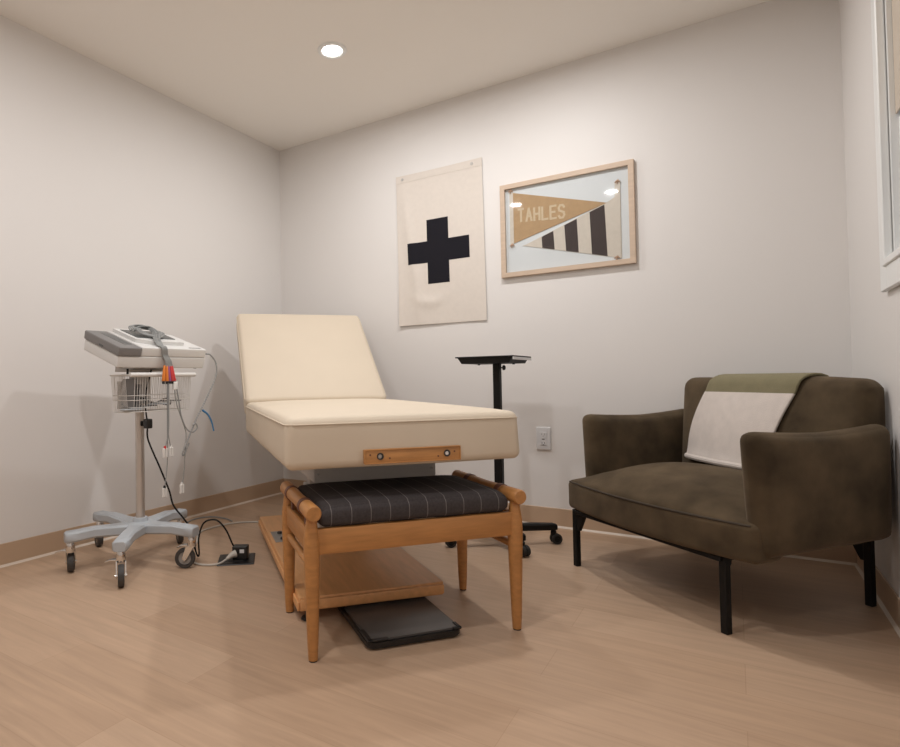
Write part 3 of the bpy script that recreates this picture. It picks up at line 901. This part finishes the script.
b = NB(); soft(b, (-0.034, -0.022, 0.0), (0.034, 0.022, 0.058), 0.005, 6); finish(b, 'body', M['blackp'], t)
b = NB(); box(b, (0.000, -0.0235, 0.030), (0.020, -0.0222, 0.046), 0.0003, 1); finish(b, 'rating_sticker', M['plate'], t)
# white plug and flex
t = thing('extension_cord', 'grey-white extension cord plugged into the floor outlet and looping under the cart', 'cord', (0.812, -1.337, 0), 0)
b = NB()
wp = [(0.812, -1.312, 0.026), (0.810, -1.340, 0.016), (0.802, -1.378, 0.006), (0.770, -1.410, 0.0048), (0.720, -1.424, 0.0048), (0.660, -1.40, 0.0048), (0.57, -1.33, 0.0048), (0.46, -1.20, 0.0048), (0.36, -1.10, 0.0048), (0.312, -1.02, 0.0048), (0.315, -0.90, 0.0048), (0.352, -0.81, 0.0048), (0.430, -0.745, 0.0048), (0.56, -0.70, 0.0048), (0.70, -0.66, 0.0048)]
tube(b, [Vector(p) - Vector((0.812, -1.337, 0)) for p in wp], 0.0046, 8, 8); finish(b, 'cord', M['whitecord'], t)
b = NB(); tube(b, [Vector(p) - Vector((0.812, -1.337, 0)) for p in ((0.826, -1.2975, 0.034), (0.818, -1.315, 0.029), (0.811, -1.337, 0.018))], lambda k: 0.017 - 0.010 * k, 14, 5); finish(b, 'plug', M['whitecord'], t)
b = NB()
tube(b, [(0.20, -1.06, 0.0042), (0.10, -0.95, 0.0042), (0.075, -0.86, 0.0042), (0.12, -0.785, 0.0042), (0.22, -0.775, 0.0042), (0.30, -0.80, 0.0042)], 0.0040, 8, 8)
tag(finish(b, 'loose_cord', M['lead']), 'thin grey cord lying on the floor along the left baseboard', 'cord')

# ------------------------------------------------------------------ rolling stand
SX, SY = 1.735, -0.470
t = thing('rolling_stand', 'black rolling laptop stand with a single post behind the treatment table', 'stand', (SX, SY, 0), 0)
b = NB()
def trap(x0, x1, y0, y1, z0, z1, ins):
    A = [b.verts.new((x, y, z1)) for x, y in ((x0, y0), (x1, y0), (x1, y1), (x0, y1))]
    Bv = [b.verts.new((x, y, z0)) for x, y in ((x0 + ins, y0 + ins * .4), (x1 - ins, y0 + ins * .4), (x1 - ins, y1 - ins * .4), (x0 + ins, y1 - ins * .4))]
    b.faces.new(A); b.faces.new(Bv[::-1])
    for i in range(4):
        j = (i + 1) % 4
        b.faces.new((A[i], Bv[i], Bv[j], A[j]))
trap(-0.148, 0.112, -0.12, 0.13, 0.858, 0.8845, 0.016)
box(b, (-0.158, -0.13, 0.885), (0.122, 0.14, 0.891), 0.002, 1)
tp = finish(b, 'tray', M['black'], t, smooth=False)
b = NB(); box(b, (0.117, -0.129, 0.872), (0.1225, 0.139, 0.8848), 0.001, 1); finish(b, 'lit_edge', M['plate'], tp)  # pale strip paints the light caught on the tray's right edge
for kx in (-0.09, 0.08):
    b = NB(); cyl(b, (kx, 0.0, 0.859), (kx, 0.0, 0.852), 0.006, seg=12); finish(b, 'screw', M['black'], tp)
b = NB(); box(b, (-0.0185, -0.0185, 0.09), (0.0185, 0.0185, 0.64), 0.003, 1); pl = finish(b, 'post', M['black'], t)
b = NB(); box(b, (-0.0165, -0.0165, 0.62), (0.0165, 0.0165, 0.858), 0.003, 1); finish(b, 'inner_post', M['black'], t)
b = NB(); cyl(b, (0.012, 0, 0.838), (0.030, 0, 0.838), 0.003, seg=10); cyl(b, (0.028, 0, 0.838), (0.039, 0, 0.838), 0.012, 0.011, seg=16, bev=0.002); finish(b, 'knob', M['black'], t)
for (ex, ey), hd in (((0.205, 0.150), 40), ((0.135, -0.110), -30), ((-0.180, -0.140), 220), ((-0.13, 0.15), 140)):
    d = Vector((ex, ey, 0)); s = Vector((-d.y, d.x, 0))
    b = NB()
    bar(b, [((0, 0, 0.084), 0.050, 0.034, s), ((ex * .6, ey * .6, 0.084), 0.044, 0.032, s), ((ex, ey, 0.082), 0.038, 0.030, s), ((ex * 1.06, ey * 1.06, 0.080), 0.028, 0.024, s)])
    finish(b, 'foot', M['black'], t, 40)
    caster(t, (ex, ey), 0.075, math.radians(hd), r=0.025, w=0.018, metal=M['black'], tyre=M['rubber'], hubm=M['black'], trail=0.012, twin=True)

# ------------------------------------------------------------------ wall outlet
t = thing('wall_outlet', 'white duplex wall outlet between the rolling stand and the sofa', 'outlet', (1.817, 0, 0.463), 0)
b = NB(); soft(b, (-0.037, -0.006, -0.060), (0.037, 0, 0.060), 0.003, 4); finish(b, 'face_plate', M['plate'], t)
b = NB(); box(b, (-0.018, -0.0085, -0.034), (0.018, -0.0055, 0.034), 0.001, 1); rc = finish(b, 'receptacle', M['plate'], t)
for z in (-0.024, 0.022):
    for (x0, z0, x1, z1) in ((-0.008, -0.004, -0.006, 0.005), (0.005, -0.004, 0.007, 0.005), (-0.002, -0.010, 0.002, -0.007)):
        b = NB(); box(b, (x0, -0.0088, z + z0), (x1, -0.0084, z + z1)); finish(b, 'slot', M['slot'], rc)
for z in (-0.004, 0.003):
    b = NB(); box(b, (-0.007, -0.0095, z - 0.002), (0.007, -0.0084, z + 0.002), 0.0004, 1); finish(b, 'test_button', M['slot'] if z < 0 else M['plate'], rc)

# ------------------------------------------------------------------ canvas banner with a cross
t = thing('canvas_banner', 'natural canvas banner with a black cross pinned on the back wall', 'banner', (0.951, 0, 1.117), 0)
BW, BH = 0.556, 0.930
def wave(x, z):
    """depth of the cloth in front of the wall at local x, z"""
    u, v = x / BW, z / BH
    y = 0.0045
    y += 0.006 * max(0, 1 - v) * (0.5 + 0.5 * math.sin(u * 5.5 + 0.6)) 
    # slack fold that swings from the upper left pin to the lower middle
    c = 0.10 + 0.14 * math.cos(v * PI * 0.5) ** 2
    y += 0.020 * 0.55 * math.exp(-((u - c) / 0.06) ** 2) * math.sin(PI * min(1, max(0, v * 1.05))) ** 0.8
    w = (1 - v) - 0.86 + 0.9 * (u - 0.38) ** 2
    y += 0.008 * math.exp(-(w / 0.035) ** 2) * math.exp(-((u - 0.36) / 0.16) ** 2)
    y += 0.006 * math.exp(-((u - 0.0) / 0.05) ** 2) * max(0, 0.35 - v) * 4
    return -y
def skew(x, z):
    return x + 0.014 * (1 - z / BH) * 0.9
def sheet(b, x0, x1, z0, z1, nx, nz, off, th):
    F = [[None] * (nz + 1) for _ in range(nx + 1)]
    K = [[None] * (nz + 1) for _ in range(nx + 1)]
    for i in range(nx + 1):
        for j in range(nz + 1):
            x = x0 + (x1 - x0) * i / nx
            z = z0 + (z1 - z0) * j / nz
            zz = z - 0.008 * math.sin(PI * x / BW) * (1 if z > BH * .96 else 0) * 0.3
            y = wave(x, z) + off
            F[i][j] = b.verts.new((skew(x, z), y - th, zz))
            K[i][j] = b.verts.new((skew(x, z), y, zz))
    for i in range(nx):
        for j in range(nz):
            b.faces.new((F[i][j], F[i + 1][j], F[i + 1][j + 1], F[i][j + 1]))
            b.faces.new((K[i][j], K[i][j + 1], K[i + 1][j + 1], K[i + 1][j]))
    for i in range(nx):
        b.faces.new((F[i][0], K[i][0], K[i + 1][0], F[i + 1][0])); b.faces.new((F[i][nz], F[i + 1][nz], K[i + 1][nz], K[i][nz]))
    for j in range(nz):
        b.faces.new((F[0][j], F[0][j + 1], K[0][j + 1], K[0][j])); b.faces.new((F[nx][j], K[nx][j], K[nx][j + 1], F[nx][j + 1]))
b = NB(); sheet(b, 0, BW, 0, BH, 56, 84, 0, 0.0015); bn = finish(b, 'cloth', M['canvas'], t, 80)
b = NB(); sheet(b, 0, BW, BH - 0.045, BH, 40, 4, -0.0016, 0.0012); finish(b, 'top_hem', M['canvas'], bn, 80)
b = NB(); sheet(b, 0, BW, 0.0, 0.030, 40, 3, -0.0016, 0.0010); finish(b, 'bottom_hem', M['canvas'], bn, 80)
cx0, cx1, cx2, cx3 = 0.072, 0.200, 0.338, 0.466
cz0, cz1, cz2, cz3 = 0.241, 0.370, 0.500, 0.628
b = NB()
sheet(b, cx1, cx2, cz0, cz3, 14, 36, -0.0017, 0.0008)
sheet(b, cx0, cx1, cz1, cz2, 14, 14, -0.0017, 0.0008)
sheet(b, cx2, cx3, cz1, cz2, 14, 14, -0.0017, 0.0008)
cr = finish(b, 'cross_patch', M['ink'], t, 80)
for px_ in (0.045, BW - 0.060):
    z = BH - 0.024
    b = NB(); lathe(b, [(0.004, 0), (0.009, 0), (0.009, 0.002), (0.004, 0.002), (0.004, 0)], seg=20)
    cyl(b, (0, 0, 0), (0, 0, 0.005), 0.0038, seg=12)
    y = wave(px_, z)
    for v in b.verts:
        v.co = Vector((px_ + v.co.x, y - 0.003 - v.co.z, z + v.co.y))
    finish(b, 'grommet', M['greymetal'], t)

# ------------------------------------------------------------------ framed pennants
t = thing('picture_frame', 'pale oak picture frame with two felt pennants on the back wall', 'picture frame', (1.950, 0, 1.598), 0)
FX, FZ = 0.336, 0.257
b = NB()
def moulding(x0, x1, z0, z1):
    rw = 0.026
    O = [(x0, z0), (x1, z0), (x1, z1), (x0, z1)]
    I = [(x0 + rw, z0 + rw), (x1 - rw, z0 + rw), (x1 - rw, z1 - rw), (x0 + rw, z1 - rw)]
    yf, yb = -0.026, -0.001
    e = 0.002
    lay = [[(x, yb, z) for x, z in O], [(x, yf + e, z) for x, z in O],
           [(x + (e if x == x0 else -e), yf, z + (e if z == z0 else -e)) for x, z in O],
           [(x, yf, z) for x, z in I], [(x, yb, z) for x, z in I]]
    V = [[b.verts.new(p) for p in l] for l in lay]
    for A, B in zip(V, V[1:] + V[:1]):
        for i in range(4):
            j = (i + 1) % 4
            b.faces.new((A[i], A[j], B[j], B[i]))
moulding(-FX, FX, -FZ, FZ)
finish(b, 'frame', M['oak'], t, smooth=False)
b = NB(); box(b, (-FX + 0.0262, -0.008, -FZ + 0.0262), (FX - 0.0262, -0.004, FZ - 0.0262)); finish(b, 'backing', M['backing'], t, smooth=False)
b = NB(); box(b, (-FX + 0.0262, -0.0225, -FZ + 0.0262), (FX - 0.0262, -0.0205, FZ - 0.0262)); finish(b, 'glass', M['pane'], t, smooth=False)
def FP(x, z): return (x - 1.950, z - 1.598)
b = NB(); prism(b, [FP(1.682, 1.806), FP(1.682, 1.526), FP(2.160, 1.664)], (-0.0081, -0.0110)); gp = finish(b, 'tan_pennant', M['goldfelt'], t, smooth=False)
gp['label'] = 'tan felt pennant with pale lettering'
b = NB(); prism(b, [FP(1.664, 1.812), FP(1.664, 1.520), FP(1.684, 1.524), FP(1.684, 1.808)], (-0.0081, -0.0122)); finish(b, 'hoist_strip', M['creamfelt'], gp, smooth=False)
# lettering
b = NB()
LH = 0.066
KK = [0]
def stroke(pts, w, ox, oz, sx, sz, sl):
    for (x0, z0), (x1, z1) in zip(pts, pts[1:]):
        a = Vector((ox + x0 * sx, oz + z0 * sz + sl * x0)); c = Vector((ox + x1 * sx, oz + z1 * sz + sl * x1))
        d = (c - a).normalized(); n = Vector((-d.y, d.x)) * w / 2
        a2, c2 = a - d * w * .35, c + d * w * .35
        prism(b, [tuple(a2 + n), tuple(a2 - n), tuple(c2 - n), tuple(c2 + n)], (-0.0111, -0.0117 - 0.00012 * (KK[0] % 5)))
        KK[0] += 1
GL = {'T': [[(0, 1), (1, 1)], [(.5, 1), (.5, 0)]], 'A': [[(0, 0), (.5, 1), (1, 0)], [(.22, .36), (.78, .36)]], 'H': [[(0, 0), (0, 1)], [(1, 0), (1, 1)], [(0, .5), (1, .5)]],
      'L': [[(0, 1), (0, 0), (1, 0)]], 'E': [[(1, 1), (0, 1), (0, 0), (1, 0)], [(0, .52), (.8, .52)]], 'S': [[(1, .82), (.75, 1), (.25, 1), (0, .8), (.1, .6), (.9, .42), (1, .2), (.75, 0), (.25, 0), (0, .18)]]}
for i, ch in enumerate('TAHLES'):
    x, z = FP(1.712 + 0.0425 * i, 1.638 - 0.0032 * i + 0.004)
    for s_ in GL[ch]:
        stroke(s_, 0.0112, x, z, 0.0275, LH, 0)
finish(b, 'lettering', M['letterfelt'], gp, smooth=False)
b = NB(); prism(b, [FP(2.222, 1.700), FP(2.150, 1.662), FP(1.752, 1.512), FP(1.730, 1.507), FP(1.760, 1.500), FP(2.222, 1.376)], (-0.0081, -0.0105)); cp = finish(b, 'striped_pennant', M['creamfelt'], t, smooth=False)
cp['label'] = 'cream felt pennant with three dark stripes'
def ztop(x): return 1.512 + (x - 1.752) * (1.660 - 1.512) / (2.150 - 1.752)
def zbot(x): return 1.500 - (x - 1.760) * (1.500 - 1.376) / (2.222 - 1.760)
for (a0, a1, c0, c1) in ((1.833, 1.894, 1.836, 1.899), (1.951, 2.013, 1.957, 2.019), (2.076, 2.147, 2.083, 2.156)):
    b = NB(); prism(b, [FP(a0, ztop(a0) - 0.002), FP(c0, zbot(c0) + 0.001), FP(c1, zbot(c1) + 0.001), FP(a1, ztop(a1) - 0.002)], (-0.0106, -0.0112)); finish(b, 'stripe', M['darkfelt'], cp, smooth=False)
b = NB(); prism(b, [FP(2.197, 1.760), FP(2.193, 1.384), FP(2.218, 1.377), FP(2.222, 1.765)], (-0.0106, -0.0130)); finish(b, 'hoist_strip', M['creamfelt'], cp, smooth=False)
for par, x, z in ((gp, 1.672, 1.816), (gp, 1.674, 1.516), (cp, 2.210, 1.760), (cp, 2.200, 1.380)):
    x, z = FP(x, z)
    b = NB()
    tube(b, [(x - 0.012, -0.014, z - 0.003), (x, -0.017, z + 0.005), (x + 0.012, -0.014, z - 0.004)], 0.0030, 7, 5)
    tube(b, [(x - 0.002, -0.014, z - 0.012), (x, -0.017, z), (x + 0.004, -0.014, z + 0.010)], 0.0028, 7, 5)
    finish(b, 'tie', M['tie'], par)

# ------------------------------------------------------------------ sofa
SA = math.radians(-39.2)
SL = (2.369, -0.808, 0)
t = thing('sofa', 'olive velvet loveseat on black metal legs in the right corner', 'sofa', SL, SA)
def seatfn(p, abc):
    x, y, z = p
    if abc[2] > 0:
        q = (1 - abs(abc[0]) ** 2.6) * (1 - abs(abc[1]) ** 2.2)
        z += 0.094 * max(0, q) + 0.02 * (y + 0.05)
    if x > 0.35 and y > 0.08:
        x -= 0.05 * (x - 0.35) / 0.098 * min(1, (y - 0.08) / 0.1)
    if abc[1] < -0.5:
        y -= 0.050 * (1 - abc[0] ** 2)
    return (x, y, z)
b = NB(); soft(b, (-0.382, -0.010, 0.236), (0.448, 0.53, 0.352), 0.020, 30, seatfn); seat = finish(b, 'seat', M['velvet'], t, 60)
b = NB()
pp = []
for i in range(25):
    a = -1 + 2 * i / 24
    pp.append((0.033 + a * 0.398, -0.006 - 0.050 * (1 - a * a) - 0.0015, 0.3475))
tube(b, pp, 0.004, 8); finish(b, 'seat_piping', M['piping'], seat)
# arms
def armfn(sign):
    def f(p, abc):
        x, y, z = p
        k = max(0, 1 - abs(abc[1]) ** 4) * max(0, 1 - abs(abc[2]) ** 4)
        x += 0.013 * k * (1 if abc[0] > 0 else -1) * (1 if abs(abc[0]) > .5 else 0)
        tz = (z - 0.25) / 0.375
        y -= (0.034 if sign > 0 else 0.012) * tz * (1 if abc[1] < 0 else 0) * (abs(abc[1]))
        # the upper front corner is plump, the top dips a little behind it
        if abc[2] < 0 and sign > 0:
            z += 0.030 * max(0, y) / 0.5 * min(1, -abc[2])
        z += (-0.012 * math.sin(PI * (abc[1] + 1) / 2) + 0.010 * max(0, abc[1])) * (1 if abc[2] > 0 else 0)
        x += sign * 0.006 * tz + (0.044 * max(0, y) / 0.5 if sign > 0 else 0)
        return (x, y, z)
    return f
for sign, lo, hi in ((1, (0.392, 0.012, 0.248), (0.460, 0.490, 0.625)), (-1, (-0.405, 0.092, 0.262), (-0.330, 0.655, 0.630))):
    b = NB(); soft(b, lo, hi, 0.034, 18, armfn(sign)); ar = finish(b, 'armrest', M['velvet'], t, 60)
# backrest
BU0, BU1, BV0, BV1, BZ0, BZ1 = -0.345, 0.448, 0.580, 0.690, 0.300, 0.778
def shear(u):
    return -0.135 * (u - BU0)
def front_v(u, z):
    a = (u - (BU0 + BU1) / 2) / ((BU1 - BU0) / 2)
    tz = max(0, min(1, (z - 0.40) / (BZ1 - 0.40)))
    return shear(u) + BV0 - 0.085 * max(0, 1 - abs(a) ** 2.2) * (1 - tz ** 2.0) - 0.02 * (1 - tz)
def backfn(p, abc):
    x, y, z = p
    if abc[1] < 0:
        dv = front_v(x, z) - BV0 - shear(x)
        y += dv * min(1, -abc[1] + 0.0)
    z += 0.004 * math.sin(abc[0] * 5) * (1 if abc[2] > 0.9 else 0)
    if abc[2] > 0:
        z -= 0.006 * abs(abc[0]) ** 6 * max(0, abc[2])
    return (x, y + shear(p[0]), z)
b = NB(); soft(b, (BU0, BV0, BZ0), (BU1, BV1, BZ1), 0.044, 26, backfn); finish(b, 'backrest', M['velvet'], t, 60)
# metal frame and legs
b = NB()
box(b, (-0.338, -0.022, 0.220), (0.340, 0.004, 0.2355), 0.002, 1)
box(b, (-0.350, 0.638, 0.222), (0.345, 0.660, 0.2355), 0.002, 1)
box(b, (-0.350, 0.010, 0.222), (-0.328, 0.638, 0.2355), 0.002, 1)
box(b, (0.325, 0.010, 0.222), (0.347, 0.638, 0.2355), 0.002, 1)
finish(b, 'base_rail', M['black'], t)
for fx, fy, sx in ((-0.340, 0.0, 1), (0.338, 0.0, -1), (0.333, 0.645, -1), (-0.340, 0.645, 1)):
    b = NB()
    box(b, (fx - 0.0115, fy - 0.0115, 0.0), (fx + 0.0115, fy + 0.0115, 0.2345), 0.002, 1)
    gs = [(0.012, 0.2340), (0.060, 0.2340), (0.050, 0.205), (0.022, 0.150), (0.012, 0.150)]
    if fx > 0 and fy < 0.3:
        prism(b, [(fy + p, q) for p, q in gs[:1] + [(0.030, 0.2340), (0.026, 0.21), (0.012, 0.19)]], (fx - 0.010, fx + 0.002), 'x')
    else:
        prism(b, [(fx + sx * p, q) for p, q in gs], (fy - 0.008, fy + 0.008), 'y')
    finish(b, 'leg', M['black'], t)

# throw over the sofa back
t = thing('throw_blanket', 'folded cream wool throw with an olive band hung over the sofa backrest', 'blanket', SL, SA)
def profile():
    pts = []
    z0 = 0.436
    pts.append(('floor', 0))
    return pts
NS, NT = 46, 26
def bl_point(s, a):
    """s 0..1 from the seat over the top to the back; a 0..1 across"""
    # path lengths: front 0..0.62, over the top 0.62..0.82, rear 0.82..1
    if s < 0.62:
        k = s / 0.62
        z = 0.447 + (0.734 - 0.447) * k
    elif s < 0.82:
        z = None
    ul = -0.240 + 0.105 * min(1, s / 0.75) ** 1.8
    ur = 0.165 + 0.095 * min(1, s / 0.75) ** 1.5
    u = ul + (ur - ul) * a
    off = 0.0095
    if s < 0.62:
        return (u, front_v(u, z) - off - 0.006 * math.exp(-((s) / 0.05) ** 2) - 0.003 * math.sin(a * 9 + s * 6) ** 2, z)
    f = front_v(u, 0.734)
    if s < 0.82:
        k = (s - 0.62) / 0.20
        bk_ = BV1 + shear(u); cy = (f + bk_) / 2; ry = (bk_ - f) / 2 + off; rz = BZ1 - 0.734 + off
        a_ = PI * k
        return (u, cy - ry * math.cos(a_), 0.734 + rz * math.sin(a_) ** 0.75)
    k = (s - 0.82) / 0.18
    return (u, BV1 + shear(u) + off, 0.734 - 0.12 * k)
b = NB()
G = [[b.verts.new(bl_point(i / NS, j / NT)) for j in range(NT + 1)] for i in range(NS + 1)]
for i in range(NS):
    for j in range(NT):
        f = b.faces.new((G[i][j], G[i][j + 1], G[i + 1][j + 1], G[i + 1][j]))
        f.material_index = 1 if i >= int(NS * 0.588) else 0
        f.smooth = True
me = bpy.data.meshes.new('cloth')
bmesh.ops.recalc_face_normals(b, faces=b.faces)
b.to_mesh(me); b.free()
me.materials.append(M['throwwhite']); me.materials.append(M['throwolive'])
o = bpy.data.objects.new('cloth', me); COL.objects.link(o); o.parent = t
md = o.modifiers.new('thickness', 'SOLIDIFY'); md.thickness = 0.010; md.offset = 0.0
md2 = o.modifiers.new('round', 'BEVEL'); md2.width = 0.0035; md2.segments = 2; md2.limit_method = 'ANGLE'; md2.angle_limit = math.radians(60)
b = NB(); tube(b, [bl_point(0.0, j / NT) for j in range(NT + 1)], 0.012, 10); finish(b, 'rolled_hem', M['throwwhite'], t)

# ------------------------------------------------------------------ world, camera, colour
w = bpy.data.worlds.new('world'); SC.world = w; w.use_nodes = True
w.node_tree.nodes['Background'].inputs[0].default_value = (0.36, 0.41, 0.46, 1)
w.node_tree.nodes['Background'].inputs[1].default_value = 0.8

cam = bpy.data.cameras.new('camera'); co = bpy.data.objects.new('camera', cam); COL.objects.link(co); SC.camera = co
F_, YAW, PITCH, ROLL = 574.3118, 0.592153, 0.0222, -0.015156
cy_, sy_ = math.cos(YAW), math.sin(YAW)
f = Vector((-sy_ * math.cos(PITCH), cy_ * math.cos(PITCH), math.sin(PITCH)))
r0 = Vector((cy_, sy_, 0)); u0 = r0.cross(f)
r = r0 * math.cos(ROLL) + u0 * math.sin(ROLL); u = -r0 * math.sin(ROLL) + u0 * math.cos(ROLL)
co.matrix_world = Matrix(((r.x, u.x, -f.x, 2.67104), (r.y, u.y, -f.y, -3.13111), (r.z, u.z, -f.z, 0.793191), (0, 0, 0, 1)))
cam.sensor_fit = 'HORIZONTAL'; cam.sensor_width = 36.0
cam.lens = F_ * 36.0 / 900.0
cam.shift_x = 102.0058 / 900.0
cam.shift_y = -6.7518 / 900.0
cam.clip_start = 0.02

vs = SC.view_settings
vs.view_transform = 'Standard'; vs.look = 'None'; vs.gamma = 1.0; vs.use_curve_mapping = False
vs.exposure = 0.0
SC.cycles.use_denoising = True
